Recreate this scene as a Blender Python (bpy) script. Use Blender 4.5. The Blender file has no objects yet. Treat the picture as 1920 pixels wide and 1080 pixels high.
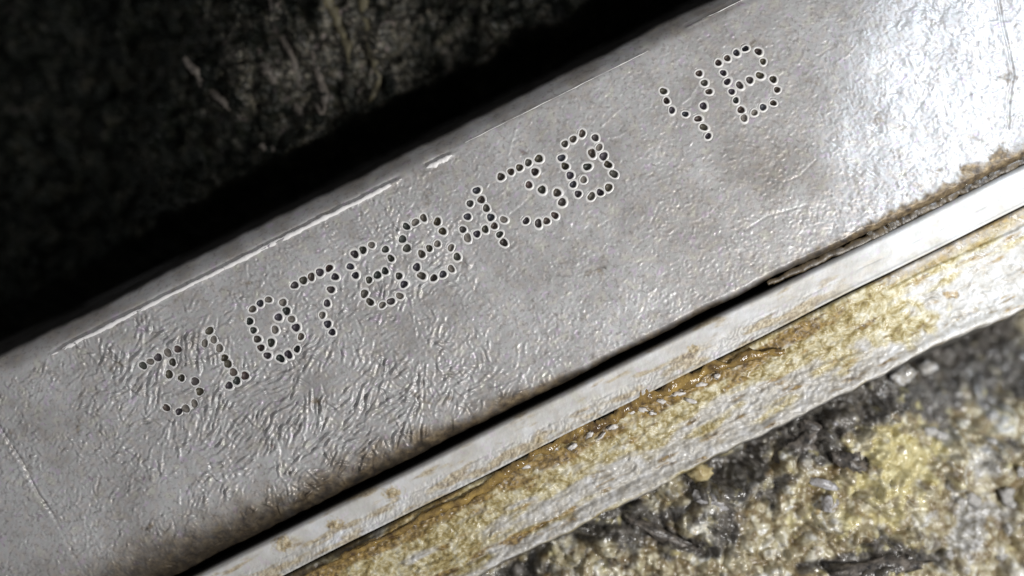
import bpy, math, random
import numpy as np
from mathutils import Vector

# ---------------------------------------------------------------- scale
# 1 Blender unit = 1 cm.  PX = 0.04 mm of real metal; all layout numbers below
# are in these 0.04 mm steps (x right, y down, h up from the stamped face).
S = 0.004
CX, CY, D = 960.0, 540.0, 3000.0
scn = bpy.context.scene
scn.unit_settings.system = 'METRIC'
scn.unit_settings.scale_length = 0.01
col = scn.collection

# ---------------------------------------------------------------- camera
cam_d = bpy.data.cameras.new('camera')
cam = bpy.data.objects.new('camera', cam_d)
col.objects.link(cam)
cam.location = (0, 0, D * S)
cam_d.sensor_width = 36.0
cam_d.lens = 36.0 * D / 1920.0
cam_d.clip_start = 0.05
cam_d.clip_end = 200
cam_d.dof.use_dof = True
cam_d.dof.focus_distance = D * S
cam_d.dof.aperture_fstop = (cam_d.lens / 1000) / (140 * S)       # aperture 5.6 mm wide: soft behind the face
scn.camera = cam

# ---------------------------------------------------------------- light
w = bpy.data.worlds.new('World')
scn.world = w
w.use_nodes = True
w.node_tree.nodes['Background'].inputs[0].default_value = (0.97, 0.97, 1.0, 1)
w.node_tree.nodes['Background'].inputs[1].default_value = 0.42

def lamp(name, x, y, h, tx, ty, size, watt, colr):
    l = bpy.data.lights.new(name, 'AREA')
    l.shape = 'DISK'; l.size = size * S; l.energy = watt; l.color = colr
    o = bpy.data.objects.new(name, l); col.objects.link(o)
    o.location = ((x - CX) * S, (CY - y) * S, h * S)
    tgt = Vector(((tx - CX) * S, (CY - ty) * S, 0))
    o.rotation_euler = (tgt - o.location).to_track_quat('-Z', 'Y').to_euler()
    return o
lamp('work_lamp', 2480, 1150, 1650, 900, 620, 360, 740, (1.0, 0.985, 0.97))
tl = bpy.data.lights.new('daylight_spot', 'SPOT'); tl.energy = 2400; tl.color = (0.76, 0.86, 1.0)  # added spot lamp standing in for cool daylight on the right end
tl.spot_size = math.radians(32); tl.spot_blend = 0.6; tl.shadow_soft_size = 60 * S
daylight_spot = bpy.data.objects.new('daylight_spot', tl); col.objects.link(daylight_spot)
daylight_spot.location = ((2550 - CX) * S, (CY + 350) * S, 1650 * S)
daylight_spot.rotation_euler = (Vector(((2060 - CX) * S, (CY - 215) * S, 0)) - daylight_spot.location).to_track_quat('-Z', 'Y').to_euler()

scn.view_settings.view_transform = 'Standard'
scn.view_settings.look = 'None'
scn.view_settings.exposure = 0
scn.view_settings.gamma = 1
scn.view_settings.use_curve_mapping = False

# ---------------------------------------------------------------- noise
rng = np.random.RandomState(11)
PERM = rng.permutation(1024)
GRX = np.cos(np.arange(1024) * 2.399963); GRY = np.sin(np.arange(1024) * 2.399963)

def hsh(i, j, seed):
    return PERM[(PERM[(i + seed * 57) & 1023] + j) & 1023]

def perlin(x, y, seed=0):
    i = np.floor(x).astype(np.int64); j = np.floor(y).astype(np.int64)
    fx = x - i; fy = y - j
    sx = fx * fx * fx * (fx * (fx * 6 - 15) + 10); sy = fy * fy * fy * (fy * (fy * 6 - 15) + 10)
    def g(a, b):
        k = hsh(i + a, j + b, seed)
        return GRX[k] * (fx - a) + GRY[k] * (fy - b)
    n0 = g(0, 0) * (1 - sx) + g(1, 0) * sx
    n1 = g(0, 1) * (1 - sx) + g(1, 1) * sx
    return (n0 * (1 - sy) + n1 * sy) * 1.5

def fbm(x, y, wl, oct=3, seed=0, gain=0.5):
    t = 0; a = 1.0
    for k in range(oct):
        t = t + a * perlin(x / wl + 13.7 * k, y / wl - 7.3 * k, seed + k)
        wl *= 0.5; a *= gain
    return t

def worm(x, y, ang, lx, ly, seed, warp=8.0):
    """short curled ridges, long axis along ang (degrees, up-right in the picture)"""
    wx = x + warp * perlin(x / 23, y / 23, seed + 3); wy = y + warp * perlin(x / 23 + 9, y / 23, seed + 4)
    c, s = np.cos(np.radians(ang)), np.sin(np.radians(ang))
    a = wx * c - wy * s; b = wx * s + wy * c
    n = perlin(a / lx, b / ly, seed)
    return 1 - 2.2 * np.abs(n)

def pebbles(x, y, cell, seed, rmin=0.35, rmax=0.75, flat=1.0):
    """field of rounded lumps: max over jittered cells of a dome; also returns the lump id noise"""
    gx = x / cell; gy = y / cell
    i = np.floor(gx).astype(np.int64); j = np.floor(gy).astype(np.int64)
    best = np.zeros_like(gx); idn = np.zeros_like(gx)
    for a in (-1, 0, 1):
        for b in (-1, 0, 1):
            k = hsh(i + a, j + b, seed); k2 = hsh(i + a, j + b, seed + 5); k3 = hsh(i + a, j + b, seed + 9)
            px = i + a + 0.5 + 0.75 * (k / 1023 - 0.5); py = j + b + 0.5 + 0.75 * (k2 / 1023 - 0.5)
            r = rmin + (rmax - rmin) * (k3 / 1023) ** 1.5
            th = k / 1023 * 6.28; st = 0.6 + 0.8 * k2 / 1023
            dx = gx - px; dy = gy - py
            q = (dx * np.cos(th) + dy * np.sin(th)) * st; p = (-dx * np.sin(th) + dy * np.cos(th)) / st
            dome = np.sqrt(np.maximum(0, r * r - q * q - p * p)) * (0.5 + k3 / 1023)
            m = dome > best
            best = np.where(m, dome, best); idn = np.where(m, k2 / 1023.0, idn)
    return best * cell * flat, idn

def sstep(a, b, x):
    t = np.clip((x - a) / (b - a), 0, 1); return t * t * (3 - 2 * t)

def gauss(x, y, cx, cy, rx, ry=None):
    ry = ry or rx
    return np.exp(-((x - cx) / rx) ** 2 - ((y - cy) / ry) ** 2)

def pdist(x, y, pts):
    """distance to a polyline and the side (+ = right of travel)"""
    best = np.full(x.shape, 1e9); t_all = np.zeros(x.shape)
    for k in range(len(pts) - 1):
        (ax, ay), (bx, by) = pts[k], pts[k + 1]
        dx, dy = bx - ax, by - ay; L2 = dx * dx + dy * dy
        t = np.clip(((x - ax) * dx + (y - ay) * dy) / L2, 0, 1)
        d = np.hypot(x - ax - t * dx, y - ay - t * dy)
        m = d < best
        best = np.where(m, d, best); t_all = np.where(m, k + t, t_all)
    return best, t_all

def strokes(h, u0, v0, step, items):
    """press short wavy ridges into a relief: items = (u, v, angle in the u-v frame, length, width, height, bend)"""
    nv, nu = h.shape
    for (u, v, a, L, wd, am, bend) in items:
        R = L * 0.55 + wd * 3
        i0, i1 = int((u - R - u0) / step), int((u + R - u0) / step) + 2
        j0, j1 = int((v - R - v0) / step), int((v + R - v0) / step) + 2
        if i0 < 0 or j0 < 0 or i1 > nu or j1 > nv: continue
        uu = u0 + step * np.arange(i0, i1)[None, :] - u; vv = v0 + step * np.arange(j0, j1)[:, None] - v
        c, s = math.cos(a), math.sin(a)
        p = uu * c + vv * s; q = -uu * s + vv * c
        q = q - bend * wd * np.sin(p / L * 5.5 + bend * 9)
        e = np.exp(-(p / (L * 0.42)) ** 4)
        h[j0:j1, i0:i1] += am * e * (np.exp(-(q / wd) ** 2) - 0.55 * np.exp(-((q + 1.7 * wd) / wd) ** 2))

# strip frame: u runs along the castings (up-right), v across them (down-right)
CU, SU = 0.8944, 0.4472
def uv2xy(u, v): return CU * u + SU * v, -SU * u + CU * v

# ---------------------------------------------------------------- mesh helpers
def link(o, parent=None):
    col.objects.link(o)
    if parent is not None: o.parent = parent
    return o

def empty(name, label, cat, group=None, loc=(0, 0, 0)):
    o = bpy.data.objects.new(name, None); col.objects.link(o)
    o.location = loc; o.empty_display_size = 0.2
    tag(o, label, cat, group); return o

def tag(o, label=None, cat=None, group=None, kind=None):
    if label: o['label'] = label
    if cat: o['category'] = cat
    if group: o['group'] = group
    if kind: o['kind'] = kind
    return o

def grid_obj(name, u0, u1, v0, v1, step, hf, mat, parent=None, h0=0.0, skirt=60.0):
    """relief sheet with turned-down borders; hf(x, y, u, v) -> height, {attribute: values}"""
    us = np.arange(u0, u1, step); vs = np.arange(v0, v1, step)
    U, V = np.meshgrid(us, vs)
    X, Y = uv2xy(U, V)
    H, att = hf(X, Y, U, V)
    pad = lambda A: np.pad(A, 1, mode='edge')
    X, Y = pad(X), pad(Y); hmin = H.min() - skirt
    H = np.pad(H, 1, mode='constant', constant_values=hmin)
    f = (D - h0) / D
    co = np.stack([(X - CX) * S * f, (CY - Y) * S * f, H * S], -1).astype(np.float32)
    n, m = H.shape
    idx = np.arange(n * m).reshape(n, m)
    q = np.stack([idx[:-1, :-1], idx[1:, :-1], idx[1:, 1:], idx[:-1, 1:]], -1).reshape(-1, 4)
    me = bpy.data.meshes.new(name)
    me.vertices.add(n * m); me.vertices.foreach_set('co', co.ravel())
    me.loops.add(q.size); me.loops.foreach_set('vertex_index', q.ravel().astype(np.int32))
    me.polygons.add(len(q))
    me.polygons.foreach_set('loop_start', np.arange(0, q.size, 4, dtype=np.int32))
    me.polygons.foreach_set('use_smooth', np.ones(len(q), dtype=bool))
    me.update(calc_edges=True)
    for k, A in att.items():
        a = me.attributes.new(k, 'FLOAT', 'POINT')
        a.data.foreach_set('value', pad(np.broadcast_to(A, (n - 2, m - 2))).ravel().astype(np.float32))
    me.materials.append(mat)
    return link(bpy.data.objects.new(name, me), parent)

def mesh_obj(name, verts, faces, mat, parent=None, smooth=True):
    me = bpy.data.meshes.new(name)
    me.from_pydata(verts, [], faces); me.update()
    if smooth: me.polygons.foreach_set('use_smooth', [True] * len(me.polygons))
    me.materials.append(mat)
    return link(bpy.data.objects.new(name, me), parent)

def W(x, y, h): 
    f = (D - h) / D
    return ((x - CX) * S * f, (CY - y) * S * f, h * S)

def spline(pts, n):
    """Catmull-Rom through tuples"""
    P = np.array([pts[0]] + list(pts) + [pts[-1]], float); out = []
    segs = len(pts) - 1
    for k in range(n):
        t = k / (n - 1) * segs; i = min(int(t), segs - 1); t -= i
        a, b, c, d = P[i:i + 4]
        out.append(0.5 * (2 * b + (c - a) * t + (2 * a - 5 * b + 4 * c - d) * t * t + (3 * b - a - 3 * c + d) * t ** 3))
    return out

def strand(name, pts, rad, mat, parent, n=40, seg=8, rough=0.25, flat=0.7, seed=0):
    """lumpy tapered strand lying along (x, y, h) points; rad = list of radii"""
    r = random.Random(seed)
    P = spline(pts, n); R = [float(a) for a in np.interp(np.linspace(0, 1, n), np.linspace(0, 1, len(rad)), rad)]
    V, F = [], []
    for k in range(n):
        t = P[min(k + 1, n - 1)] - P[max(k - 1, 0)]; t = t / (np.linalg.norm(t[:2]) + 1e-9)
        nx, ny = -t[1], t[0]
        bul = 1 + rough * (0.4 * (r.random() * 2 - 1) + 1.3 * float(perlin(np.array([k / 4.5 + seed * 1.7]), np.array([seed * 0.9]), 5)[0]))
        for s_ in range(seg):
            a = s_ / seg * 2 * math.pi; q = R[k] * bul * (1 + rough * 0.5 * (r.random() * 2 - 1))
            jx = R[k] * rough * 1.6 * float(perlin(np.array([k / 6.0]), np.array([seed * 2.3]), 6)[0])
            x, y, h = P[k][0] + nx * jx + nx * math.cos(a) * q, P[k][1] + ny * jx + ny * math.cos(a) * q, P[k][2] + math.sin(a) * q * flat
            V.append(W(x, y, h))
    for k in range(n - 1):
        for s_ in range(seg):
            b = (s_ + 1) % seg
            F.append((k * seg + s_, k * seg + b, (k + 1) * seg + b, (k + 1) * seg + s_))
    F.append(tuple(range(seg))[::-1]); F.append(tuple((n - 1) * seg + i for i in range(seg)))
    return mesh_obj(name, V, F, mat, parent)

def lump_mesh(name, seed, sx=1, sy=1, sz=0.7, rough=0.25, rings=8, seg=12):
    """unit irregular lump, rough > 0 knocks it out of round"""
    V, F = [], []
    o = np.array([seed * 3.7, seed * 1.3])
    for i in range(rings + 1):
        ph = math.pi * i / rings
        for k in range(seg):
            th = 2 * math.pi * k / seg
            d = np.array([math.sin(ph) * math.cos(th), math.sin(ph) * math.sin(th), math.cos(ph)])
            n = perlin(np.array([d[0] * 1.6 + o[0]]), np.array([d[1] * 1.6 + d[2] * 1.9 + o[1]]), 7)[0]
            q = 1 + rough * n
            V.append((d[0] * q * sx, d[1] * q * sy, d[2] * q * sz))
    for i in range(rings):
        for k in range(seg):
            b = (k + 1) % seg
            F.append((i * seg + k, (i + 1) * seg + k, (i + 1) * seg + b, i * seg + b))
    me = bpy.data.meshes.new(name); me.from_pydata(V, [], F); me.update()
    me.polygons.foreach_set('use_smooth', [True] * len(me.polygons))
    return me

# ---------------------------------------------------------------- materials
class NT:
    def __init__(self, name):
        self.m = bpy.data.materials.new(name); self.m.use_nodes = True
        self.t = self.m.node_tree; self.b = self.t.nodes['Principled BSDF']
        self.geo = None
    def n(self, typ, **kw):
        x = self.t.nodes.new(typ)
        for k, v in kw.items(): setattr(x, k, v)
        return x
    def l(self, a, b): self.t.links.new(a, b)
    def pos(self):
        if not self.geo: self.geo = self.n('ShaderNodeTexCoord').outputs['Object']
        return self.geo
    def noise(self, wl, detail=3, rough=0.55, dist=0.0, vec=None):
        x = self.n('ShaderNodeTexNoise'); x.inputs['Scale'].default_value = 1.0 / (wl * S)
        x.inputs['Detail'].default_value = detail; x.inputs['Roughness'].default_value = rough
        x.inputs['Distortion'].default_value = dist
        self.l(vec or self.pos(), x.inputs['Vector']); return x.outputs['Fac']
    def ramp(self, fac, stops, interp='LINEAR'):
        x = self.n('ShaderNodeValToRGB'); x.color_ramp.interpolation = interp
        e = x.color_ramp.elements
        while len(e) < len(stops): e.new(0.5)
        for k, (p, c) in enumerate(stops):
            e[k].position = p; e[k].color = (*c, 1) if len(c) == 3 else c
        self.l(fac, x.inputs[0]); return x.outputs[0]
    def mix(self, fac, a, b, mode='MIX'):
        x = self.n('ShaderNodeMix', data_type='RGBA', blend_type=mode)
        for sock, v in ((0, fac), (6, a), (7, b)):
            if isinstance(v, bpy.types.NodeSocket): self.l(v, x.inputs[sock])
            elif isinstance(v, (int, float)): x.inputs[sock].default_value = v
            else: x.inputs[sock].default_value = (*v, 1)
        return x.outputs[2]
    def attr(self, name):
        return self.n('ShaderNodeAttribute', attribute_name=name).outputs['Fac']
    def math(self, op, a, b=0.0):
        x = self.n('ShaderNodeMath', operation=op, use_clamp=op == 'MULTIPLY_ADD')
        for k, v in enumerate((a, b)):
            if isinstance(v, bpy.types.NodeSocket): self.l(v, x.inputs[k])
            else: x.inputs[k].default_value = v
        return x.outputs[0]
    def set(self, base=None, rough=None, metal=None, spec=None):
        for k, v in (('Base Color', base), ('Roughness', rough), ('Metallic', metal), ('Specular IOR Level', spec)):
            if v is None: continue
            if isinstance(v, bpy.types.NodeSocket): self.l(v, self.b.inputs[k])
            elif isinstance(v, tuple): self.b.inputs[k].default_value = (*v, 1)
            else: self.b.inputs[k].default_value = v
        return self
    def bump(self, fac, dist_px, strength=1.0):
        x = self.n('ShaderNodeBump'); x.inputs['Strength'].default_value = strength
        x.inputs['Distance'].default_value = dist_px * S
        self.l(fac, x.inputs['Height']); self.l(x.outputs[0], self.b.inputs['Normal']); return self

def chroma(m, base, amount, wl=22):
    """faint oxide tints: violet, green and ochre blotches a millimetre across"""
    t = m.ramp(m.noise(wl, 2, 0.5, 0.3), [(0.30, (0.56, 0.57, 0.49)), (0.42, (0.51, 0.48, 0.46)), (0.5, (0.5, 0.5, 0.5)), (0.60, (0.50, 0.52, 0.49)), (0.70, (0.54, 0.47, 0.56))])
    return m.mix(amount, base, t, 'OVERLAY')

# grey cast aluminium of the stamped face
m = NT('cast_aluminium')
c = m.ramp(m.noise(150, 4, 0.6), [(0.30, (0.32, 0.31, 0.305)), (0.5, (0.41, 0.405, 0.405)), (0.72, (0.49, 0.49, 0.495))])
c = chroma(m, c, 0.75)
c = m.mix(m.ramp(m.noise(9, 3, 0.6), [(0.34, (0.6,) * 3), (0.46, (0, 0, 0))]), c, (0.22, 0.205, 0.195))
c = m.mix(m.attr('brown'), c, m.ramp(m.noise(16, 3, 0.65), [(0.3, (0.035, 0.025, 0.018)), (0.5, (0.12, 0.085, 0.045)), (0.7, (0.24, 0.18, 0.10))]))
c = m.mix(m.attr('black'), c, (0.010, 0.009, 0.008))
r = m.ramp(m.noise(40, 3), [(0.3, (0.36,) * 3), (0.7, (0.54,) * 3)])
m.set(c, r, 0.28, 0.45).bump(m.noise(5, 3, 0.6), 0.7, 0.5)
MAT_FACE = m.m

# bare metal pushed up round each punch mark
m = NT('raised_metal')
m.set(chroma(m, (0.70, 0.69, 0.67), 0.5, 14), 0.48, 0.2).bump(m.noise(4, 2), 0.5, 0.5)
MAT_LIP = m.m
m = NT('bright_burr')
m.set((0.84, 0.82, 0.80), 0.5, 0.0).bump(m.noise(5, 3), 1.0, 0.6)
MAT_BURR = m.m
m = NT('pit_shade')  # dark tinted colour paints in the shading inside the pits
oi = m.n('ShaderNodeObjectInfo').outputs['Random']
m.set(m.ramp(oi, [(0.0, (0.045, 0.050, 0.040)), (0.12, (0.115, 0.098, 0.080)), (0.24, (0.075, 0.050, 0.045)), (0.4, (0.040, 0.048, 0.044)), (0.6, (0.070, 0.060, 0.038)), (0.8, (0.056, 0.046, 0.060)), (1.0, (0.040, 0.044, 0.054))]), 0.45)
m.bump(m.noise(4, 2), 1.0, 0.6)
MAT_PIT = m.m

# pale machined rail
m = NT('machined_rail')
c = m.ramp(m.noise(70, 4, 0.6), [(0.3, (0.40, 0.385, 0.35)), (0.55, (0.52, 0.515, 0.50)), (0.75, (0.60, 0.61, 0.63))])
c = chroma(m, c, 0.4, 18)
c = m.mix(m.attr('brown'), c, m.ramp(m.noise(12, 3, 0.65), [(0.3, (0.16, 0.11, 0.06)), (0.5, (0.38, 0.31, 0.19)), (0.7, (0.55, 0.50, 0.38))]))
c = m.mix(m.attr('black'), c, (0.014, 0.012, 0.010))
m.set(c, 0.55, 0.08, 0.4).bump(m.noise(5, 3, 0.6), 0.9, 0.6)
MAT_RAIL = m.m

# oil-yellowed flange
m = NT('oiled_flange')
c = m.ramp(m.noise(26, 4, 0.65), [(0.3, (0.31, 0.285, 0.24)), (0.5, (0.44, 0.425, 0.39)), (0.7, (0.54, 0.54, 0.54))])
y = m.ramp(m.noise(22, 5, 0.7, 0.6), [(0.28, (0.12, 0.080, 0.022)), (0.43, (0.29, 0.23, 0.092)), (0.55, (0.47, 0.42, 0.265)), (0.68, (0.60, 0.58, 0.49))])
c = m.mix(m.attr('oil'), c, y)
c = m.mix(m.attr('brown'), c, m.ramp(m.noise(10, 3, 0.65), [(0.35, (0.07, 0.038, 0.010)), (0.65, (0.32, 0.21, 0.06))]))
c = m.mix(m.attr('black'), c, (0.016, 0.013, 0.010))
m.set(c, m.ramp(m.noise(20, 2), [(0.35, (0.30,) * 3), (0.65, (0.6,) * 3)]), 0.0, 0.5).bump(m.noise(6, 3, 0.6), 1.0, 0.6)
MAT_FLANGE = m.m

# wet grit
m = NT('wet_grit')
tan = m.ramp(m.attr('lump'), [(0.0, (0.20, 0.16, 0.09)), (0.3, (0.40, 0.36, 0.24)), (0.5, (0.54, 0.51, 0.39)), (0.7, (0.66, 0.66, 0.62)), (1.0, (0.36, 0.28, 0.15))])
tan = m.mix(m.ramp(m.noise(30, 4, 0.6), [(0.35, (1, 1, 1)), (0.55, (0, 0, 0))]), tan, (0.15, 0.105, 0.045))
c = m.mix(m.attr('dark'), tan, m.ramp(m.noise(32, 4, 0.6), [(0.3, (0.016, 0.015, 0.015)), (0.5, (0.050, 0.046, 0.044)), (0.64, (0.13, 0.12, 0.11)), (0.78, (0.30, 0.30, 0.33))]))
c = m.mix(m.attr('yellow'), c, m.ramp(m.noise(12, 3), [(0.3, (0.40, 0.33, 0.12)), (0.7, (0.64, 0.60, 0.36))]))
c = m.mix(m.attr('grey'), c, m.ramp(m.noise(12, 3), [(0.35, (0.20, 0.19, 0.16)), (0.65, (0.62, 0.63, 0.65))]))
m.set(c, m.ramp(m.noise(17, 2), [(0.35, (0.12,) * 3), (0.65, (0.5,) * 3)]), 0.0, 0.7).bump(m.noise(7, 2, 0.5), 1.2, 0.6)
m.b.inputs['Coat Weight'].default_value = 0.4; m.b.inputs['Coat Roughness'].default_value = 0.12
MAT_GRIT = m.m

# black oily casting
m = NT('oil_caked_casting')
c = m.ramp(m.noise(46, 5, 0.7), [(0.3, (0.0016, 0.0024, 0.0018)), (0.5, (0.0055, 0.0068, 0.0050)), (0.7, (0.020, 0.019, 0.014))])
d = m.ramp(m.noise(15, 4, 0.7), [(0.32, (0.005, 0.005, 0.004)), (0.5, (0.036, 0.034, 0.025)), (0.66, (0.19, 0.17, 0.135))])
c = m.mix(m.attr('dust'), c, d)
c = chroma(m, c, 0.9, 30)
m.set(c, m.ramp(m.noise(22, 2), [(0.35, (0.35,) * 3), (0.65, (0.65,) * 3)]), 0.0, m.mix(m.attr('dust'), (0.10,) * 3, (0.45,) * 3)).bump(m.noise(6, 3, 0.6), 2, 0.8)
MAT_CAST = m.m

def simple(name, a, b, wl, rough, spec=0.5, metal=0.0, bump=1.0):
    q = NT(name); q.set(q.ramp(q.noise(wl, 3, 0.6), [(0.32, a), (0.68, b)]), rough, metal, spec).bump(q.noise(6, 2), bump, 0.6)
    return q.m
MAT_SEAL = simple('amber_sealant', (0.06, 0.030, 0.006), (0.32, 0.21, 0.055), 24, 0.2, 0.7, 0.0, 3.0)
MAT_FLECK = simple('dried_sealant', (0.45, 0.42, 0.38), (0.72, 0.70, 0.68), 10, 0.4)
MAT_STREAK = simple('dried_mud_streak', (0.03, 0.025, 0.02), (0.13, 0.11, 0.09), 20, 0.6)
MAT_STREAK2 = simple('ochre_streak', (0.03, 0.025, 0.012), (0.11, 0.095, 0.05), 20, 0.6)
MAT_STONE = simple('grey_stone', (0.16, 0.145, 0.13), (0.46, 0.46, 0.48), 11, 0.3, 0.6, 0.0, 2.0)
MAT_WET = simple('wet_pale_stone', (0.20, 0.17, 0.12), (0.66, 0.67, 0.68), 12, 0.10, 0.9, 0.0, 2.0)
MAT_TAN = simple('tan_grit', (0.28, 0.21, 0.09), (0.55, 0.48, 0.28), 12, 0.3, 0.6)
MAT_DARKG = simple('black_grit', (0.014, 0.013, 0.013), (0.15, 0.13, 0.11), 16, 0.3, 0.6, 0.0, 4.0)
MAT_VOID = simple('black_backing', (0.004, 0.004, 0.004), (0.012, 0.011, 0.010), 60, 0.7, 0.2)  # near-black backing seen through the gaps
q = NT('water'); q.set((0.55, 0.50, 0.42), 0.03, 0.0, 0.8); q.b.inputs['Transmission Weight'].default_value = 0.85; q.b.inputs['IOR'].default_value = 1.33
MAT_WATER = q.m

# ---------------------------------------------------------------- stamped characters (punch marks)
def reg(x0, y0, s, pts): return [(x0 + a / s, y0 + b / s) for a, b in pts]
A_, B_, C_, E_, G_ = (200, 540, 3.84), (600, 340, 3.857), (840, 200, 3.857), (1180, 50, 4.32), (500, 470, 5.684)
CHARS = [
    ('numeral 3 nearest the worn left end', reg(*A_, [(262, 558), (315, 530), (370, 500), (440, 465), (512, 440), (475, 535), (450, 622), (538, 648), (636, 672), (670, 745), (632, 832), (570, 868), (520, 890), (430, 862)])),
    ('numeral 1', reg(*A_, [(740, 308), (706, 398), (770, 372), (812, 434), (848, 503), (874, 548), (912, 606), (936, 668), (880, 702), (996, 632)])),
    ('slashed numeral 0 after the 1', reg(*A_, [(1050, 152), (1104, 110), (1164, 84), (1268, 104), (1294, 165), (1330, 224), (1362, 284), (1398, 350), (1370, 440), (1308, 478), (1250, 506), (1156, 486), (1110, 430), (1084, 368), (1056, 304), (1030, 240), (1236, 210), (1212, 300), (1184, 392)])),
    ('numeral 7', reg(*G_, [(296, 368), (390, 316), (474, 278), (565, 230), (664, 186), (728, 278), (684, 414), (642, 560), (592, 686), (648, 782), (696, 868)])),
    ('numeral 9', reg(*B_, [(250, 526), (310, 496), (372, 460), (472, 492), (512, 556), (470, 648), (414, 678), (354, 712), (256, 680), (218, 616), (570, 684), (606, 744), (576, 828), (512, 868), (450, 894), (362, 872), (320, 812)])),
    ('numeral 8', reg(*B_, [(624, 326), (688, 296), (748, 264), (848, 292), (886, 360), (848, 452), (790, 484), (734, 525), (628, 484), (596, 418), (946, 480), (990, 545), (948, 632), (888, 672), (822, 698), (734, 682), (698, 620)])),
    ('numeral 4', reg(*C_, [(206, 606), (158, 700), (240, 672), (276, 734), (140, 795), (308, 800), (106, 888), (140, 948), (208, 920), (268, 886), (334, 862), (402, 816), (372, 924), (402, 982)])),
    ('numeral 3 after the 4', reg(*C_, [(382, 506), (454, 470), (516, 440), (580, 404), (656, 376), (628, 470), (584, 565), (678, 600), (788, 622), (824, 690), (772, 786), (712, 826), (652, 844), (564, 826)])),
    ('slashed numeral 0 ending the long number', reg(*C_, [(844, 268), (904, 234), (970, 194), (1064, 224), (1092, 294), (1124, 358), (1156, 418), (1198, 486), (1160, 584), (1100, 620), (1036, 648), (940, 630), (904, 562), (882, 496), (846, 430), (820, 370), (1040, 336), (1006, 434), (980, 528)])),
    ('letter Y', reg(*E_, [(275, 522), (300, 600), (344, 676), (452, 708), (564, 378), (606, 455), (644, 526), (598, 642), (556, 746), (600, 814), (638, 886)])),
    ('letter B', reg(*E_, [(720, 292), (792, 255), (866, 212), (940, 178), (1044, 202), (1082, 282), (1056, 395), (974, 432), (892, 474), (760, 374), (792, 446), (828, 526), (862, 596), (904, 674), (928, 740), (1012, 696), (1082, 652), (1166, 618), (1196, 510), (1164, 426)])),
]
DOTS = [(x, y, ci) for ci, (_, pts) in enumerate(CHARS) for x, y in pts]

# ---------------------------------------------------------------- engine bay behind everything
bay = mesh_obj('engine_bay', [(a * S, b * S, z * S) for z in (-640, -600) for a, b in ((-2200, -1700), (2200, -1700), (2200, 1700), (-2200, 1700))],
               [(3, 2, 1, 0), (4, 5, 6, 7), (0, 1, 5, 4), (1, 2, 6, 5), (2, 3, 7, 6), (3, 0, 4, 7)], MAT_VOID, smooth=False)
tag(bay, kind='structure')

# ---------------------------------------------------------------- engine block with the stamped face
block = empty('engine_block', 'grey cast aluminium engine block face punched with dotted serial 31079 8430 YB', 'engine block', loc=(0, 0, 0))
SCR = [([(1605, 85), (1590, 103), (1565, 120)], 1.2, 1), ([(1511, 88), (1506, 105), (1498, 118)], 1.0, 1), ([(1310, 156), (1293, 182), (1268, 202)], 1.3, 1),
       ([(1128, 236), (1150, 215), (1162, 205)], 1.2, 1), ([(1138, 258), (1160, 255), (1178, 244)], 1.2, 1), ([(950, 408), (980, 385), (998, 366)], 1.2, -1),
       ([(952, 300), (958, 270), (968, 238)], 1.2, 1), ([(1530, 300), (1500, 330), (1470, 342)], 1.2, -1), ([(1400, 430), (1440, 405), (1510, 385)], 1.2, -1),
       ([(230, 860), (228, 890), (224, 915)], 1.4, -1), ([(320, 862), (350, 860)], 1.6, -1), ([(322, 896), (345, 890)], 1.6, -1), ([(1700, 240), (1735, 190)], 1.2, 1), ([(1220, 420), (1236, 388)], 1.1, -1),
       ([(870, 470), (862, 520), (850, 560)], 1.3, -1), ([(700, 560), (690, 600)], 1.3, -1), ([(440, 250 + 520), (470, 735)], 1.3, 1)]

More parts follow.
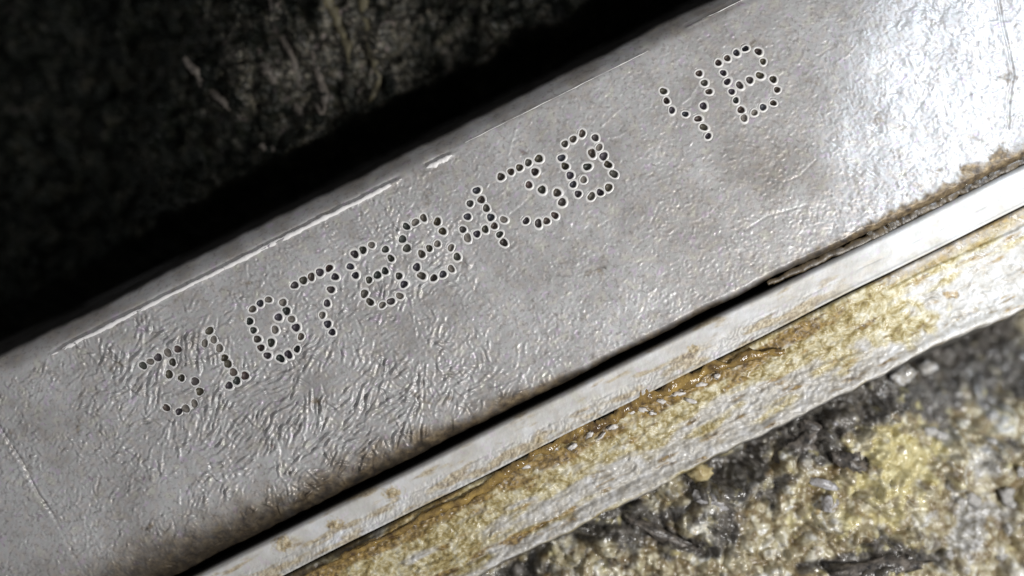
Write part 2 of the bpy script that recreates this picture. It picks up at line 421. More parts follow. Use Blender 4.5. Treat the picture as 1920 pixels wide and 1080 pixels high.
def face_h(x, y, u, v):
    # broad form: chamfer and round-over at the top, roll-off at the bottom
    wob = 5 * perlin(u / 170, v * 0 + 3.1, 21) + 2.5 * perlin(u / 37, v * 0, 22)
    ev = v - wob * 0.8
    top = np.where(ev < 636, -np.abs((636 - ev)) ** 2 / 44 - np.abs(636 - ev) * 0.12, 0)
    top = top - np.where(ev < 598, ((598 - ev) / 7.0) ** 2 * 3.0, 0)
    leftend = sstep(-160, -330, u)
    top = top * (1 - 0.35 * leftend)
    rs = 1030 + 70 * sstep(-150, 760, u) - 40 * sstep(100, -300, u)       # where the lower roll-off starts
    vv = v + 2.2 * perlin(u / 90, v / 90, 23) + 1.2 * perlin(u / 17, v / 17, 24) - 9 * sstep(1000, 1400, u)
    bot = -np.where(vv > rs, ((vv - rs) / (1117 - rs)) ** 2.0 * (22 + 22 * sstep(700, -100, u)), 0)
    bot = bot - np.where(vv > 1114, (vv - 1114) * 9, 0)
    h = np.maximum(top, -330) + np.maximum(bot, -300)
    # burr along the top edge
    def seg(a, b, soft=14): return sstep(a - soft, a + soft, u) * (1 - sstep(b - soft, b + soft, u))
    L = 638 + 1.5 * perlin(u / 80, v * 0 + 7, 25)
    amp = seg(-205, 520) + 0.9 * seg(572, 627, 8)
    h = h + amp * 3.4 * np.exp(-((v - L) / 3.6) ** 2) - amp * 4.5 * np.exp(-((v - L + 7) / 3.2) ** 2)
    h = h + 1.4 * seg(640, 1045, 20) * (0.5 + perlin(u / 30, v * 0 + 2, 26)) * np.exp(-((v - 630 - 2 * perlin(u / 120, v * 0, 27)) / 3) ** 2)
    h = h + seg(1130, 1300, 10) * (2.6 * np.exp(-((v - 622) / 2.6) ** 2) - 4.5 * np.exp(-((v - 617) / 2.4) ** 2))
    # casting skin: curled ridges, strongest at lower left, finer to the right
    st = []; rs_ = np.random.RandomState(3)
    for k in range(13000):
        su, sv = rs_.uniform(-740, 1940), rs_.uniform(645, 1095)
        sx, sy = CU * su + SU * sv, -SU * su + CU * sv
        z = max(math.exp(-((sx - 620) / 430) ** 2 - ((sy - 800) / 190) ** 2), math.exp(-((sx - 320) / 210) ** 2 - ((sy - 680) / 110) ** 2), 0.85 * math.exp(-((sx - 760) / 110) ** 2 - ((sy - 500) / 90) ** 2))
        clump = float(perlin(np.array([sx / 75]), np.array([sy / 75]), 33)[0])
        if 1.3 * clump + 0.6 * z + 0.2 * (sx < 250) < rs_.uniform(-0.3, 0.55): continue
        ang = math.radians(58 + 60 * float(perlin(np.array([sx / 70]), np.array([sy / 70]), 34)[0])) if rs_.rand() < 0.25 + 0.65 * z else rs_.uniform(0, math.pi)
        L = rs_.uniform(9, 20) + z * rs_.uniform(0, 34)
        am = (rs_.uniform(0.7, 1.8) + z * rs_.uniform(0.5, 3.2)) * (1 - 0.62 * min(1, max(0, (sx - 750) / 250)) * (1 - z)) * (1 if rs_.rand() < 0.7 else -0.8)
        st.append((su, sv, math.radians(26.565) - ang, L, rs_.uniform(1.5, 2.5) + z * 0.3, am * 0.85, rs_.uniform(-1, 1)))
    for k in range(9000):
        su, sv = rs_.uniform(-740, 1940), rs_.uniform(642, 1098)
        sx, sy = CU * su + SU * sv, -SU * su + CU * sv
        st.append((su, sv, rs_.uniform(0, math.pi) if rs_.rand() < 0.6 else rs_.normal(-0.55, 0.35), rs_.uniform(5, 13), rs_.uniform(1.5, 2.1), rs_.uniform(0.5, 1.5) * (1 if rs_.rand() < 0.6 else -1) * (0.55 if sx > 900 else 1), rs_.uniform(-1, 1)))
    strokes(h, -760, 545, 1.9, st)
    calm = 1 - 0.62 * sstep(800, 1000, x)
    zone = np.clip(gauss(x, y, 620, 780, 420, 210) * 1.1 + 0.9 * gauss(x, y, 330, 660, 200, 90) + 0.7 * gauss(x, y, 745, 500, 120, 90), 0, 1.2)
    patch = sstep(-0.35, 0.45, fbm(x, y, 90, 3, 31))
    wl = worm(x, y, 58, 30, 8.0, 41, 9) 
    ws = worm(x, y, 48, 15, 6.5, 44, 10)
    wf = worm(x, y, 30, 9, 5.0, 47, 6)
    smooth = 1 - 0.75 * sstep(0.0, 0.5, fbm(x, y, 70, 2, 35))
    flat_ok = sstep(606, 640, v)
    h = h + flat_ok * (zone * 0.3 * np.maximum(wl, -0.4) * patch + calm * (0.55 * np.maximum(ws, -0.3) * smooth + 0.30 * wf * smooth))
    h = h + 1.6 * fbm(x, y, 140, 3, 51) + 0.3 * fbm(x, y, 13, 2, 55)
    # brighter right end is a coarser, pitted skin
    rough_r = sstep(1480, 1680, x + 0.3 * y - 60)
    h = h + rough_r * (0.7 * np.maximum(worm(x, y, 20, 16, 9, 61, 9), -0.3) + 1.3 * fbm(x, y, 34, 3, 63))
    # casting line at the lower left, crack at the upper right
    dl, tl = pdist(x, y, [(-30, 755), (0, 800), (45, 870), (72, 925), (100, 965), (130, 1025), (175, 1110)])
    fade = 1 - 0.75 * sstep(3.3, 4.6, tl)
    h = h - 3.6 * fade * np.exp(-(dl / (2.6 + 1.2 * perlin(x / 20, y / 20, 66))) ** 2)
    h = h + 2.0 * fade * np.exp(-((dl - 7) / 5) ** 2) * (x * 0.84 - (y - 800) * 0.54 < 0)
    dr, _ = pdist(x, y, [(1868, -30), (1880, 45), (1893, 100), (1900, 140), (1892, 190), (1890, 240)])
    h = h - (1.8 + 1.6 * perlin(x / 15, y / 15, 67)) * np.exp(-(dr / 2.4) ** 2) + 0.8 * np.exp(-((dr - 5) / 3.0) ** 2)
    # scratches
    for pts, wd, sg in SCR:
        bx0, bx1 = min(p[0] for p in pts) - 12, max(p[0] for p in pts) + 12
        by0, by1 = min(p[1] for p in pts) - 12, max(p[1] for p in pts) + 12
        mk = (x > bx0) & (x < bx1) & (y > by0) & (y < by1)
        if mk.any():
            d, _ = pdist(x[mk], y[mk], pts); h[mk] += sg * 0.95 * np.exp(-(d / wd / 1.5) ** 2)
    # sockets for the punch marks
    for (px, py, ci) in DOTS:
        mk = (np.abs(x - px) < 22) & (np.abs(y - py) < 22)
        d = np.hypot(x[mk] - px, y[mk] - py)
        hm = h[mk]
        hm = hm * (1 - 0.8 * np.exp(-(d / 13) ** 4))
        h[mk] = np.where(d < 8.4, -15, hm)
    brown = sstep(rs - 30 + 30 * sstep(300, 800, u), 1108 + 8 * sstep(300, 800, u), v + (20 - 14 * sstep(300, 800, u)) * fbm(x, y, 40, 3, 71)) * 0.97
    brown = np.maximum(brown, sstep(-0.15, 0.85, fbm(x, y, 60, 5, 73, 0.65) + 0.2 + 0.45 * sstep(1060, 1115, v) - 1.1 * (1 - gauss(x, y, 1850, 310, 170, 90) * sstep(1055, 1092, v))) )
    brown = np.maximum(brown, sstep(1092, 1112, v + 8 * fbm(x, y, 20, 3, 74)) * sstep(1300, 1600, x))
    brown = np.maximum(brown, 0.42 * gauss(x, y, 1440, 370, 180, 150) * sstep(-0.9, 0.6, fbm(x, y, 120, 4, 75)))  # soft brown patch paints the shadow beside the bright right end
    brown = np.maximum(brown, 0.16 * sstep(0.15, 0.7, fbm(x, y, 34, 4, 76)))
    brown = np.maximum(brown, 0.35 * sstep(636, 622, v) * sstep(-0.5, 0.5, fbm(x, y, 70, 3, 77)))  # chamfer darkened in colour for its tilt away from the light
    black = np.maximum(sstep(1113, 1119, vv), sstep(602, 588, ev))  # black edges at the gaps; the upper gap's deep shadow put into colour
    black = np.maximum(black, 0.8 * sstep(np.minimum(rs + 20, 1100), 1116, v + 16 * fbm(x, y, 30, 4, 78)) * sstep(1150, 800, x))  # dark film on the lower roll-off: oily grime plus painted shade
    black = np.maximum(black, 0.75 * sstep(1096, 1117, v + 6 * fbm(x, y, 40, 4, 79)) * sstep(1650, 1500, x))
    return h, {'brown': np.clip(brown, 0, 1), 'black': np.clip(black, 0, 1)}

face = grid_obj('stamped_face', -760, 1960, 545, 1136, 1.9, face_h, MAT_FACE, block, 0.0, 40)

def top_v(u): return float(638 + 1.5 * perlin(np.array([u / 80]), np.array([7.0]), 25)[0])
for a, b, r0, dv in ((-212, 150, 3.5, 0), (150, 524, 4.2, 0), (574, 628, 4.6, 1)):
    n_ = 12; us = np.linspace(a, b, n_)
    pts = [(*uv2xy(u, top_v(u) + dv), 1.6) for u in us]
    strand('edge_burr', pts, [0.8 if a != 150 else r0 * 0.8] + ([r0, r0 * 0.8, r0 * 1.1, r0 * 0.85, r0, r0 * 0.9, r0 * 0.75, r0 * 1.05] if b - a > 100 else [r0] * 4) + [0.8 if b != 150 else r0 * 0.8], MAT_BURR, block, n=max(30, int((b - a) / 4)), seg=8, rough=0.28, flat=0.7, seed=int(a + 300))
strand('edge_burr', [(*uv2xy(u, 629), 0.2) for u in np.linspace(660, 1045, 10)], [0.4, 0.9, 0.2, 1.0, 0.3, 1.1, 0.2, 0.9, 0.3], MAT_LIP, block, n=90, seg=6, rough=0.5, flat=0.7, seed=91)
strand('edge_burr', [(*uv2xy(u, 622), -4) for u in np.linspace(1135, 1330, 8)], [0.4, 1.5, 0.8, 1.3, 0.5], MAT_LIP, block, n=60, seg=6, rough=0.4, flat=0.8, seed=92)

# punch marks: raised lip of each character, dark pits below it
rnd = random.Random(5)
def cup_mesh():
    V = [(0, 0, -7.6 * S)]; F = []; seg = 14
    prof = [(3.4, -7.0), (5.9, -4.6), (7.3, -1.2), (8.0, 1.0)]
    for r_, h_ in prof:
        for k in range(seg):
            a = k / seg * 2 * math.pi; V.append((r_ * S * math.cos(a), r_ * S * math.sin(a), h_ * S))
    for k in range(seg): F.append((0, 1 + k, 1 + (k + 1) % seg))
    for p in range(3):
        for k in range(seg):
            b = (k + 1) % seg; F.append((1 + p * seg + k, 1 + (p + 1) * seg + k, 1 + (p + 1) * seg + b, 1 + p * seg + b))
    me = bpy.data.meshes.new('punched_dot'); me.from_pydata(V, [], F); me.update()
    me.polygons.foreach_set('use_smooth', [True] * len(F)); me.materials.append(MAT_PIT); return me
CUP = cup_mesh()
CUP_FULL = CUP.copy(); CUP_FULL.materials.clear(); CUP_FULL.materials.append(simple('packed_grime', (0.06, 0.052, 0.045), (0.20, 0.18, 0.155), 8, 0.6))
for ci, (lab, pts) in enumerate(CHARS):
    V, F = [], []; cups = []
    thin = ci >= 9
    for (px, py) in pts:
        k0 = len(V); seg = 18; sc = (0.86 if thin else 0.96) * rnd.uniform(0.88, 1.08)
        el = rnd.uniform(0.0, 0.17); ea = rnd.uniform(0, 3.14)
        lip = rnd.uniform(0.55, 1.25) * (1.5 if thin else 0.8)
        if ci < 2: lip *= 0.3
        ph = rnd.uniform(0, 6.28)
        prof = [(7.0, -1.8), (7.7, 1.0), (8.8, 1.9), (10.2 + lip * 0.4, 1.3), (11.6 + lip, -0.2), (13.0 + lip, -2.6)]
        for r_, h_ in prof:
            for k in range(seg):
                a = k / seg * 2 * math.pi
                q = sc * r_ * (1 + el * math.cos(2 * (a - ea))) * (1 + 0.035 * math.sin(3 * a + ph) + rnd.uniform(-.02, .02))
                wx_, wy_ = px + q * math.cos(a), py - q * math.sin(a)
                hz = h_ * (lip if h_ > 0 else 1)
                for ox, oy in pts:
                    dd = math.hypot(wx_ - ox, wy_ - oy)
                    if (ox, oy) != (px, py) and dd < 7.6: hz = min(hz, -14 + max(0, dd - 6.0) * 8)
                V.append(((wx_ - CX) * S, (CY - wy_) * S, hz * S))
        for p in range(len(prof) - 1):
            for k in range(seg):
                b = (k + 1) % seg; F.append((k0 + p * seg + k, k0 + (p + 1) * seg + k, k0 + (p + 1) * seg + b, k0 + p * seg + b))
        cups.append((px, py, sc, el, ea))
    ch = mesh_obj('stamped_character', V, F, MAT_LIP, block)
    ch['label'] = 'dot punched ' + lab
    for px, py, sc, el, ea in cups:
        full = rnd.random() < {0: 0.45, 1: 0.4, 4: 0.25, 5: 0.3}.get(ci, 0.08)
        o = link(bpy.data.objects.new('punched_dot', CUP_FULL if full else CUP), ch)
        o.location = ((px - CX) * S, (CY - py) * S, 0); o.rotation_euler = (0, 0, ea)
        o.scale = (sc * (1 + el), sc * (1 - el), rnd.uniform(0.55, 1.15) * (0.75 if ci < 2 else 1) * (0.5 if full else 1))

# ---------------------------------------------------------------- pale rail below the face
rail = empty('machined_rail', 'narrow pale machined metal rail between the stamped face and the oily flange', 'rail')
def rail_h(x, y, u, v):
    e1 = 1134 + 5 * sstep(900, 1400, u) + 1.5 * perlin(u / 200, v * 0, 81); e2 = 1203 + 3 * perlin(u / 260, v * 0 + 4, 82)
    h = -8 + np.where(v < e1 + 6, -((e1 + 6 - v) / 6) ** 2 * 5, 0)
    h = np.where(v < e1 - 3, h - (e1 - 3 - v) * 12, h)
    h = h - 0.03 * (v - e1)
    h = h + 2.2 * np.exp(-((v - e2 + 3) / 2.4) ** 2)                      # bright lip at the lower edge
    h = np.where(v > e2, h - (v - e2) * 10, h)
    half = sstep(1162, 1178, v + 7 * fbm(x, y, 60, 2, 83))
    wl = np.maximum(worm(x, y, 60, 12, 5, 84, 7), -0.3)
    h = h + half * (1 - sstep(1450, 1600, x)) * (1.7 * wl + 1.2 * fbm(x, y, 11, 2, 85)) + 0.35 * fbm(x, y, 14, 3, 86) + 0.8 * fbm(u * 0.25, v, 24, 2, 87)
    ln = 1172 + 3 * perlin(u / 90, v * 0, 88)
    h = h - 1.8 * sstep(-0.1, 0.3, perlin(u / 55, v * 0 + 1, 89)) * np.exp(-((v - ln) / 1.8) ** 2)
    brown = 0.8 * sstep(0.0, 0.6, fbm(u * 0.25, v, 20, 4, 91) + 0.42 * half - 0.22) * (1 - 0.8 * sstep(1500, 1650, x))
    for bx, by, r_ in ((735, 924, 13), (628, 985, 12), (532, 1020, 15), (1300, 655, 9), (1010, 870 - 45, 8)):
        brown = np.maximum(brown, sstep(0.2, 0.7, gauss(x, y, bx, by, r_ * 1.4, r_) + 0.35 * fbm(x, y, 9, 2, 92)))
        h = h + 2.5 * gauss(x, y, bx, by, r_) * (0.6 + fbm(x, y, 8, 2, 93))
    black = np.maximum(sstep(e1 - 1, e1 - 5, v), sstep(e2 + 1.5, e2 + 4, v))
    return np.maximum(h, -200), {'brown': np.clip(brown, 0, 1), 'black': black}
grid_obj('rail_body', -760, 1960, 1126, 1222, 1.7, rail_h, MAT_RAIL, rail, -8, 60)

# ---------------------------------------------------------------- oily flange
flange = empty('lower_flange', 'wider flange stained yellow with oil, a brown sealant bead along its top edge', 'flange')
def flange_h(x, y, u, v):
    top = 1208 + 1.5 * perlin(u / 70, v * 0, 101)
    inset = np.maximum(sstep(1625, 1700, x) * sstep(1233, 1228, v - 8 * sstep(1700, 1950, x)), sstep(770, 700, x) * sstep(1222, 1217, v + 0.03 * (x - 600)))
    bot = 1367 + 5 * perlin(u / 150, v * 0 + 3, 102) + 3 * perlin(u / 33, v * 0, 103) + 8 * sstep(1750, 1950, x)
    h = -24 - 10 * np.sin(np.clip((v - top) / (bot - top), 0, 1) * math.pi)
    h = h - 7 * inset
    h = np.where(v < top + 4, h - ((top + 4 - v) / 4) ** 2 * 4, h)
    h = np.where(v < top - 2, h - (top - 2 - v) * 8, h)
    h = h + 5.0 * np.exp(-((v - bot + 9) / 8) ** 2)
    h = np.where(v > bot - 2, h - (v - bot + 2) * 5, h)
    right = sstep(1560, 1760, x)
    rs_ = np.random.RandomState(8); st = []
    for k in range(3600):
        su, sv = rs_.uniform(-740, 1940), rs_.uniform(1232, 1352)
        if CU * su + SU * sv > 1600 and rs_.rand() < 0.6: continue
        st.append((su, sv, rs_.normal(0, 0.45), rs_.uniform(10, 34), rs_.uniform(1.8, 3.4), rs_.uniform(0.5, 1.7) * (1 if rs_.rand() < 0.7 else -1), rs_.uniform(-1.3, 1.3)))
    strokes(h, -760, 1203, 1.9, st)
    lump, _ = pebbles(x + 6 * perlin(x / 20, y / 20, 104), y, 17, 105)
    lump2, _ = pebbles(x, y, 9, 106)
    rough = (1 - 0.65 * right)
    h = h + rough * (0.12 * lump + 0.25 * lump2 + 1.1 * np.maximum(worm(x, y, 25, 22, 6, 107, 10), -0.5) + 3.4 * fbm(u * 0.28, v, 22, 4, 108)) + 0.6 * fbm(x, y, 12, 2, 109)
    h = h - 5 * gauss(v, v, 1338, 1338, 6) * (1 - right) * sstep(1350, 1150, x)          # groove before the lower lip
    t = (v - top) / (bot - top)
    oil = 1.0 - 0.9 * right + 0.5 * fbm(x, y, 80, 3, 111)
    oil = oil - 0.75 * sstep(0.32, 0.55, t) * sstep(820, 1150, x) + 0.35 * np.exp(-((t - 0.22) / 0.2) ** 2)
    oil = oil + 0.95 * fbm(u * 0.22, v, 26, 4, 116) - 0.5 * np.exp(-((t - 0.92) / 0.07) ** 2)
    oil = sstep(0.15, 0.95, oil)
    oil = np.maximum(oil, sstep(0.35, 0.7, gauss(x, y, 1640, 600, 130, 60) + 0.4 * fbm(x, y, 40, 3, 112)))
    brown = sstep(0.25, 0.75, 0.95 * np.exp(-((v - top - 22) / 21) ** 2) * (1 - sstep(1500, 1640, x)) + 0.6 * fbm(u * 0.3, v, 20, 4, 113))
    brown = np.maximum(brown, sstep(0.3, 0.7, 0.7 * np.exp(-((t - 0.80) / 0.05) ** 2) * sstep(1150, 900, x) + 0.7 * fbm(u * 0.25, v, 16, 4, 114)))
    brown = np.maximum(brown, sstep(0.5, 0.8, gauss(x, y, 1785, 553, 26, 11) + 0.3 * fbm(x, y, 14, 2, 115)))
    brown = np.maximum(brown, inset * (0.55 + 0.4 * fbm(u * 0.3, v, 20, 3, 117)) * (x > 1500))
    black = np.maximum(np.maximum(sstep(top - 1, top - 5, v), 0.75 * inset * (x < 1000)), sstep(bot + 3, bot + 10, v) * 0.9)  # black below the lower lip paints the shadow under the flange edge
    return np.maximum(h, -220), {'oil': np.clip(oil, 0, 1), 'brown': np.clip(brown, 0, 1) * 0.9, 'black': black}
grid_obj('flange_body', -760, 1960, 1203, 1396, 1.9, flange_h, MAT_FLANGE, flange, -25, 60)

BEAD = [(640, 1044, 3), (700, 1018, 4), (760, 988, 4), (817, 958, 5), (880, 930, 5), (927, 897, 6), (974, 868, 7), (1011, 846, 7), (1055, 822, 8), (1092, 804, 9), (1130, 790, 9), (1167, 767, 9), (1211, 745, 9), (1250, 726, 8), (1300, 706, 9), (1339, 686, 8), (1389, 672, 7), (1433, 662, 6), (1472, 656, 4)]
sb = strand('sealant_bead', [(x, y + 2, -19) for x, y, r_ in BEAD], [r_ * 1.25 for x, y, r_ in BEAD], MAT_SEAL, flange, n=150, seg=12, rough=0.6, flat=0.7, seed=3)
sb['label'] = 'glossy amber brown bead of old sealant along the flange'
strand('sealant_bead', [(600, 1068, -26), (636, 1051, -25), (690, 1020, -24), (739, 1004, -24), (772, 985, -25)], [3, 4, 5, 3], MAT_SEAL, flange, n=50, seg=10, rough=0.35, flat=0.6, seed=8)['label'] = 'short smear of brown sealant near the flange gap'
FL = [(1108, 812, 12, 5), (1035, 815 + 25, 11, 4), (1072, 838, 9, 5), (1180, 770, 12, 5), (1205, 768, 11, 4), (1240, 752, 10, 4), (1270, 738, 13, 4), (1296, 752, 10, 4), (1312, 722, 12, 4), (1150, 800, 9, 5), (1345, 705, 6, 5), (985, 875, 9, 4), (1128, 818, 10, 3), (1222, 775, 8, 3)]
for i, (x, y, a, b) in enumerate(FL):
    me = lump_mesh('sealant_fleck', i + 1, a * S, b * S, 3.0 * S, 0.9, 7, 10); me.materials.append(MAT_FLECK)
    o = link(bpy.data.objects.new('sealant_fleck', me), flange)
    o.location = W(x, y, -22); o.rotation_euler = (0, 0, rnd.uniform(-0.5, 1.0))

# ---------------------------------------------------------------- wet grit below the flange
def grit_level(x, y):
    """slopes away into the corner pocket at the right, under the flange edge"""
    v = SU * x + CU * y
    pocket = sstep(1560, 1850, x) * sstep(900, 640, y)
    near = np.exp(-((v - 1375) / 38) ** 2)
    return -105 - 190 * pocket - 26 * near - 70 * sstep(1650, 1900, x)
def grit_h(x, y, u, v):
    wx = x + 14 * perlin(x / 50, y / 50, 121); wy = y + 14 * perlin(x / 50 + 5, y / 50, 122)
    p1, i1 = pebbles(wx, wy, 58, 123, 0.25, 0.7, 0.75)
    p2, i2 = pebbles(wx, wy, 31, 126, 0.35, 0.8, 0.8)
    p3, i3 = pebbles(wx, wy, 12, 129, 0.30, 0.72, 0.8)
    h = grit_level(x, y) + 0.8 * p1 + 0.9 * p2 + 0.25 * p3 + 20 * fbm(x, y, 110, 4, 131) + 4.5 * np.maximum(worm(x, y, 35, 26, 11, 133, 16), -0.6) + 4.0 * fbm(x, y, 22, 3, 134)
    rs_ = np.random.RandomState(9)
    strokes(h, 60, 1360, 2.4, [(rs_.uniform(80, 1940), rs_.uniform(1385, 1900), rs_.normal(0, 0.9), rs_.uniform(12, 40), rs_.uniform(3.2, 6), rs_.uniform(1.5, 4) * (1 if rs_.rand() < 0.75 else -1), rs_.uniform(-1.5, 1.5)) for k in range(3500)])
    for pts, dp, wd in CRACKS:
        d, _ = pdist(x, y, pts); h = h - dp * np.exp(-(d / wd) ** 2)
    dark = 0.85 * np.exp(-((v - 1380) / 42) ** 2) + 0.85 * fbm(x, y, 120, 4, 136) + 0.14  # darker strip beside the flange: its shadow painted into the grit colour
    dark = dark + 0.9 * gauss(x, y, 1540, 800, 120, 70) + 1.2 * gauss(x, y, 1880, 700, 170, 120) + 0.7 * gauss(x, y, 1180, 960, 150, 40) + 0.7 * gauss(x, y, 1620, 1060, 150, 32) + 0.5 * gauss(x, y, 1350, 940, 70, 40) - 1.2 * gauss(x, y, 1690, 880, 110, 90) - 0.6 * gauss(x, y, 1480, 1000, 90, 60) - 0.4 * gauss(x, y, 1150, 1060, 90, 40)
    for pts, dp, wd in CRACKS:
        d, _ = pdist(x, y, pts); dark = dark + 0.9 * np.exp(-(d / (wd * 1.3)) ** 2)
    dark = dark + 0.65 * fbm(x, y, 48, 3, 137) + 0.1 * (i2 - 0.5)
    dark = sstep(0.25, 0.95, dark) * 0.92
    yel = sstep(0.35, 0.9, 1.1 * gauss(x, y, 1690, 860, 85, 70) + 0.5 * gauss(x, y, 1600, 960, 140, 80) + 0.7 * fbm(x, y, 32, 4, 138)) * 0.8
    grey = sstep(0.4, 0.8, 0.75 * gauss(x, y, 1840, 960, 110, 130) + 0.5 * gauss(x, y, 1340, 935, 50, 32) + 0.5 * fbm(x, y, 50, 3, 139)) * 0.8
    return h, {'dark': dark, 'yellow': yel, 'grey': grey, 'lump': np.clip(0.55 * i2 + 0.35 * i3 + 0.2 * i1 - 0.05, 0, 1)}
CRACKS = [([(1175, 965), (1215, 985), (1270, 1012), (1340, 1035)], 16, 10), ([(1465, 890), (1450, 935), (1452, 1000), (1470, 1040)], 14, 8), ([(1500, 815), (1560, 850), (1620, 870)], 14, 14), ([(1500, 1062), (1580, 1050), (1660, 1045), (1770, 1055)], 12, 14)]
grit = grid_obj('wet_grit', 60, 1960, 1360, 2150, 2.4, grit_h, MAT_GRIT, None, -95, 40)
tag(grit, 'wet lumpy grit caked with yellow oil and black grime below the flange', 'grit', kind='stuff')

def put(name, x, y, h, a, b, c, ang, mat, label, cat, group=None, seed=1, rough=0.5, rings=9, seg=14):
    me = lump_mesh(name, seed, a * S, b * S, c * S, rough, rings, seg); me.materials.append(mat)
    o = link(bpy.data.objects.new(name, me)); o.location = W(x, y, h); o.rotation_euler = (0, 0, math.radians(ang))
    return tag(o, label, cat, group)
def gl(x, y): return float(grit_level(np.array([float(x)]), np.array([float(y)]))[0])

# ---------------------------------------------------------------- black casting above
cast = empty('grimy_casting', 'black oil-caked casting with dusty streaks filling the dark upper left', 'casting')
def cast_h(x, y, u, v):
    base = -215 - 190 * sstep(500, 50, x) - 40 * sstep(700, 1300, x)
    p1, _ = pebbles(x + 10 * perlin(x / 40, y / 40, 141), y, 52, 142, 0.3, 0.75, 0.7)
    p2, _ = pebbles(x + 8 * perlin(x / 20, y / 20, 143), y, 24, 144, 0.3, 0.75, 0.8)
    p3, _ = pebbles(x, y, 12, 147, 0.3, 0.7, 0.7)
    h = base + p1 + p2 + p3 + 26 * fbm(x, y, 190, 4, 148) + 6 * np.maximum(worm(x, y, -74, 150, 15, 149, 12), -0.5)
    edge = 488 + 16 * perlin(u / 90, v * 0, 150) + 8 * perlin(u / 30, v * 0, 151)
    h = h - np.where(v > edge, np.minimum((v - edge) * 5, 260), 0)
    dust = 0.9 * gauss(x, y, 640, 90, 140, 130) + 0.55 * gauss(x, y, 930, 60, 230, 110) + 0.5 * gauss(x, y, 420, 150, 150, 170) + 0.3 * gauss(x, y, 400, 345, 90, 40) + 0.25 * gauss(x, y, 60, 520, 80, 25)
    run = worm(x, y, -76, 240, 26, 154, 10) * gauss(x, y, 630, 60, 170, 170)
    dust = sstep(0.25, 1.2, dust + 0.5 * fbm(x, y, 45, 4, 152) + 0.95 * np.maximum(run, -0.5)) * (v < edge + 4) * (0.35 + 0.65 * sstep(-0.4, 0.3, fbm(x, y, 130, 2, 155)))
    return h, {'dust': dust}
grid_obj('casting_body', -560, 1500, -260, 575, 2.8, cast_h, MAT_CAST, cast, -150, 60)
def ch(x, y):
    X = np.array([float(x)]); Y = np.array([float(y)]); return float(cast_h(X, Y, CU * X - SU * Y, SU * X + CU * Y)[0][0])
ST = [([(505, -8), (514, 20), (532, 66), (548, 112), (557, 145), (566, 188)], [4, 4, 5, 5, 4, 2], MAT_STREAK), ([(606, -10), (622, 16), (640, 55), (650, 85), (657, 118)], [9, 8, 6, 6, 3], MAT_STREAK2),
      ([(676, -10), (688, 45), (697, 85), (705, 125), (708, 155), (699, 185), (686, 226)], [6, 4, 5, 5, 4, 3, 2], MAT_STREAK2), ([(345, 108), (368, 138), (392, 168), (420, 192), (446, 214)], [3, 6, 6, 5, 3], MAT_STREAK),
      ([(585, 95), (592, 125), (600, 150), (610, 180), (606, 210)], [2, 4, 5, 5, 2], MAT_STREAK), ([(553, 195), (562, 208), (568, 215)], [3, 5, 2], MAT_STREAK), ([(592, 195), (600, 208), (595, 222)], [2, 5, 2], MAT_STREAK),
      ([(488, 272), (508, 282), (516, 270)], [3, 3, 1.5], MAT_STREAK), ([(492, 118), (503, 135), (514, 158)], [6, 8, 4], MAT_STREAK)]
for i, (pts, rad, mt) in enumerate(ST):
    hh = [ch(x, y) for x, y in pts]
    strand('grime_streak', [(x, y, 0.6 * h + 0.4 * sum(hh) / len(hh) + 3) for (x, y), h in zip(pts, hh)], [q * 1.35 for q in rad], mt, cast, n=36, seg=8, rough=0.4, flat=0.6, seed=20 + i)

# ---------------------------------------------------------------- loose pieces in the grit
put('pale_pebble', 1690, 705, gl(1690, 705) + 34, 30, 17, 18, 30, MAT_WET, 'wet bluish white pebble tucked under the flange edge, the larger of two', 'pebble', None, 4, 0.7)
put('pale_pebble', 1738, 690, gl(1738, 690) + 36, 19, 13, 12, 20, MAT_WET, 'small wet pale pebble right of the larger bluish white one', 'pebble', None, 9, 0.6)
put('grey_stone', 1338, 938, gl(1338, 938) + 20, 40, 22, 18, -15, MAT_STONE, 'flat grey stone set in the yellow grit below the flange', 'stone', None, 6, 0.9)
put('dark_flake', 1535, 806, gl(1535, 806) + 24, 42, 12, 9, -24, MAT_DARKG, 'long dark flake lying under the flange edge', 'flake', None, 12, 0.6)
put('grey_stone', 1545, 908, gl(1545, 908) + 20, 30, 9, 8, -18, MAT_STONE, 'narrow bluish grey sliver of stone beside the dark flake', 'stone', None, 15, 0.5)
put('tan_pebble', 1312, 886, gl(1312, 886) + 34, 24, 18, 16, 0, MAT_TAN, 'round tan pebble against the flange edge', 'pebble', None, 18, 0.5)
put('pale_pebble', 1555, 945, gl(1555, 945) + 22, 17, 17, 13, 0, MAT_STONE, 'greenish grey round pebble in the yellow grit', 'pebble', None, 21, 0.5)
put('black_clod', 1640, 1068, gl(1640, 1068) + 16, 95, 22, 18, 8, MAT_DARKG, 'long black clod at the bottom edge of the picture', 'clod', None, 23, 0.8)
put('black_clod', 1290, 902, gl(1290, 902) + 12, 34, 26, 14, 25, MAT_DARKG, 'black greasy clod just right of the round tan pebble', 'clod', None, 31, 0.9)
put('black_clod', 1500, 842, gl(1500, 842) + 10, 46, 24, 15, 40, MAT_DARKG, 'broad black greasy clod below the long dark flake', 'clod', None, 33, 1.0)
put('black_clod', 1590, 862, gl(1590, 862) + 8, 40, 17, 16, -25, MAT_DARKG, 'black clod between the dark flake and the yellow patch', 'clod', None, 36, 1.0)
put('black_clod', 1235, 1000, gl(1235, 1000) + 2, 60, 12, 14, -24, MAT_DARKG, 'long thin dark crack of grime left of the flat grey stone', 'clod', None, 37, 0.8)
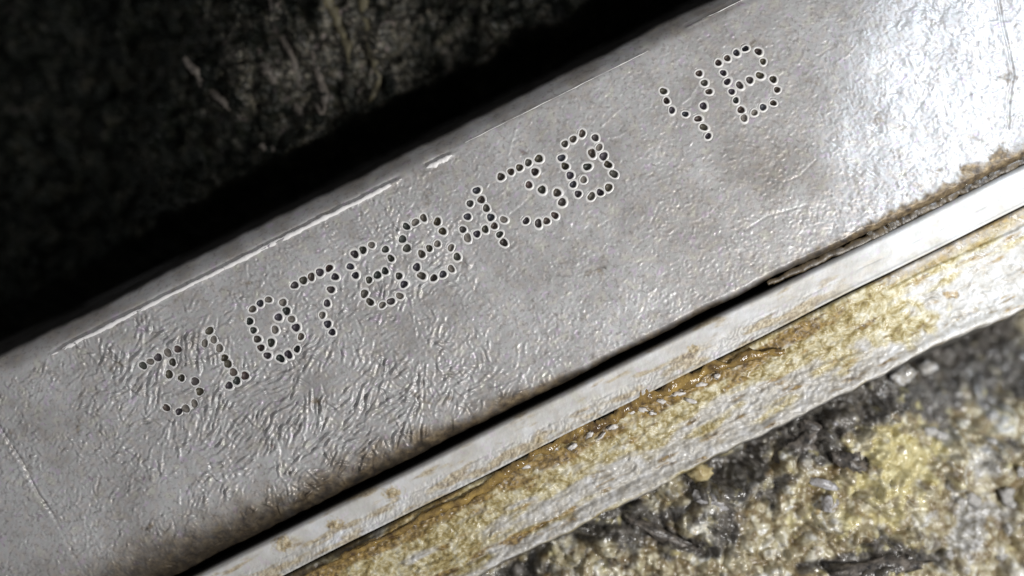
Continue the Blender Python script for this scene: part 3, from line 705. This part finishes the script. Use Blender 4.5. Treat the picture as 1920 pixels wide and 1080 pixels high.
BE = [(1800, 880, 11), (1788, 908, 13), (1825, 938, 13), (1832, 1012, 12), (1888, 928, 14), (1896, 945, 9), (1896, 990, 15), (1872, 878, 12), (1765, 818, 10), (1862, 780, 11), (1800, 945, 10), (1860, 828, 8), (1850, 1000, 9), (1915, 885, 9), (1745, 810, 11), (1880, 1040, 10), (1780, 1040, 8)]
BASE_BEAD = [lump_mesh('wet_bead', 40 + k, 1.15, 0.9, 0.8, 0.75, 10, 14) for k in range(3)]
for b in BASE_BEAD: b.materials.append(MAT_WET)
for i, (x, y, r_) in enumerate(BE):
    o = link(bpy.data.objects.new('wet_bead', BASE_BEAD[i % 3])); o.location = W(x, y, gl(x, y) + 17); o.scale = (r_ * S,) * 3; o.rotation_euler = (0, 0, i * 1.1)
    tag(o, 'small wet pale grit bead at the right of the yellow grit', 'grit bead', 'wet pale beads in the grit')
DR = [(1630, 437, 6), (1670, 421, 7), (1762, 364, 7), (1764, 373, 5), (1811, 347, 6), (1830, 341, 5), (1858, 327, 6), (1917, 292, 7)]
DROP = lump_mesh('water_droplet', 60, 1, 1, 0.8, 0.08, 10, 16); DROP.materials.append(MAT_WATER)
goo = strand('gap_sludge', [(x - 1, y - 4, -24) for x, y in ((1440, 536), (1520, 500), (1640, 446), (1700, 414), (1780, 373), (1860, 334), (1960, 284))], [4, 8, 11, 12, 12, 12, 13], simple('brown_sludge', (0.014, 0.010, 0.006), (0.10, 0.072, 0.038), 20, 0.4, 0.5), None, n=150, seg=12, rough=0.3, flat=0.45, seed=77)
tag(goo, 'dark brown wet sludge in the gap above the bright right end of the rail', 'sludge')
ORD = ('first and leftmost', 'second', 'third', 'fourth', 'fifth', 'sixth', 'seventh', 'eighth and rightmost')
for (x, y, r_), od in zip(DR, ORD):
    o = link(bpy.data.objects.new('water_droplet', DROP)); o.location = W(x, y - 1, -15); o.scale = (r_ * S,) * 3
    tag(o, od + ' clear droplet along the brown sludge in the gap, counted from the left', 'droplet', 'droplets along the gap')
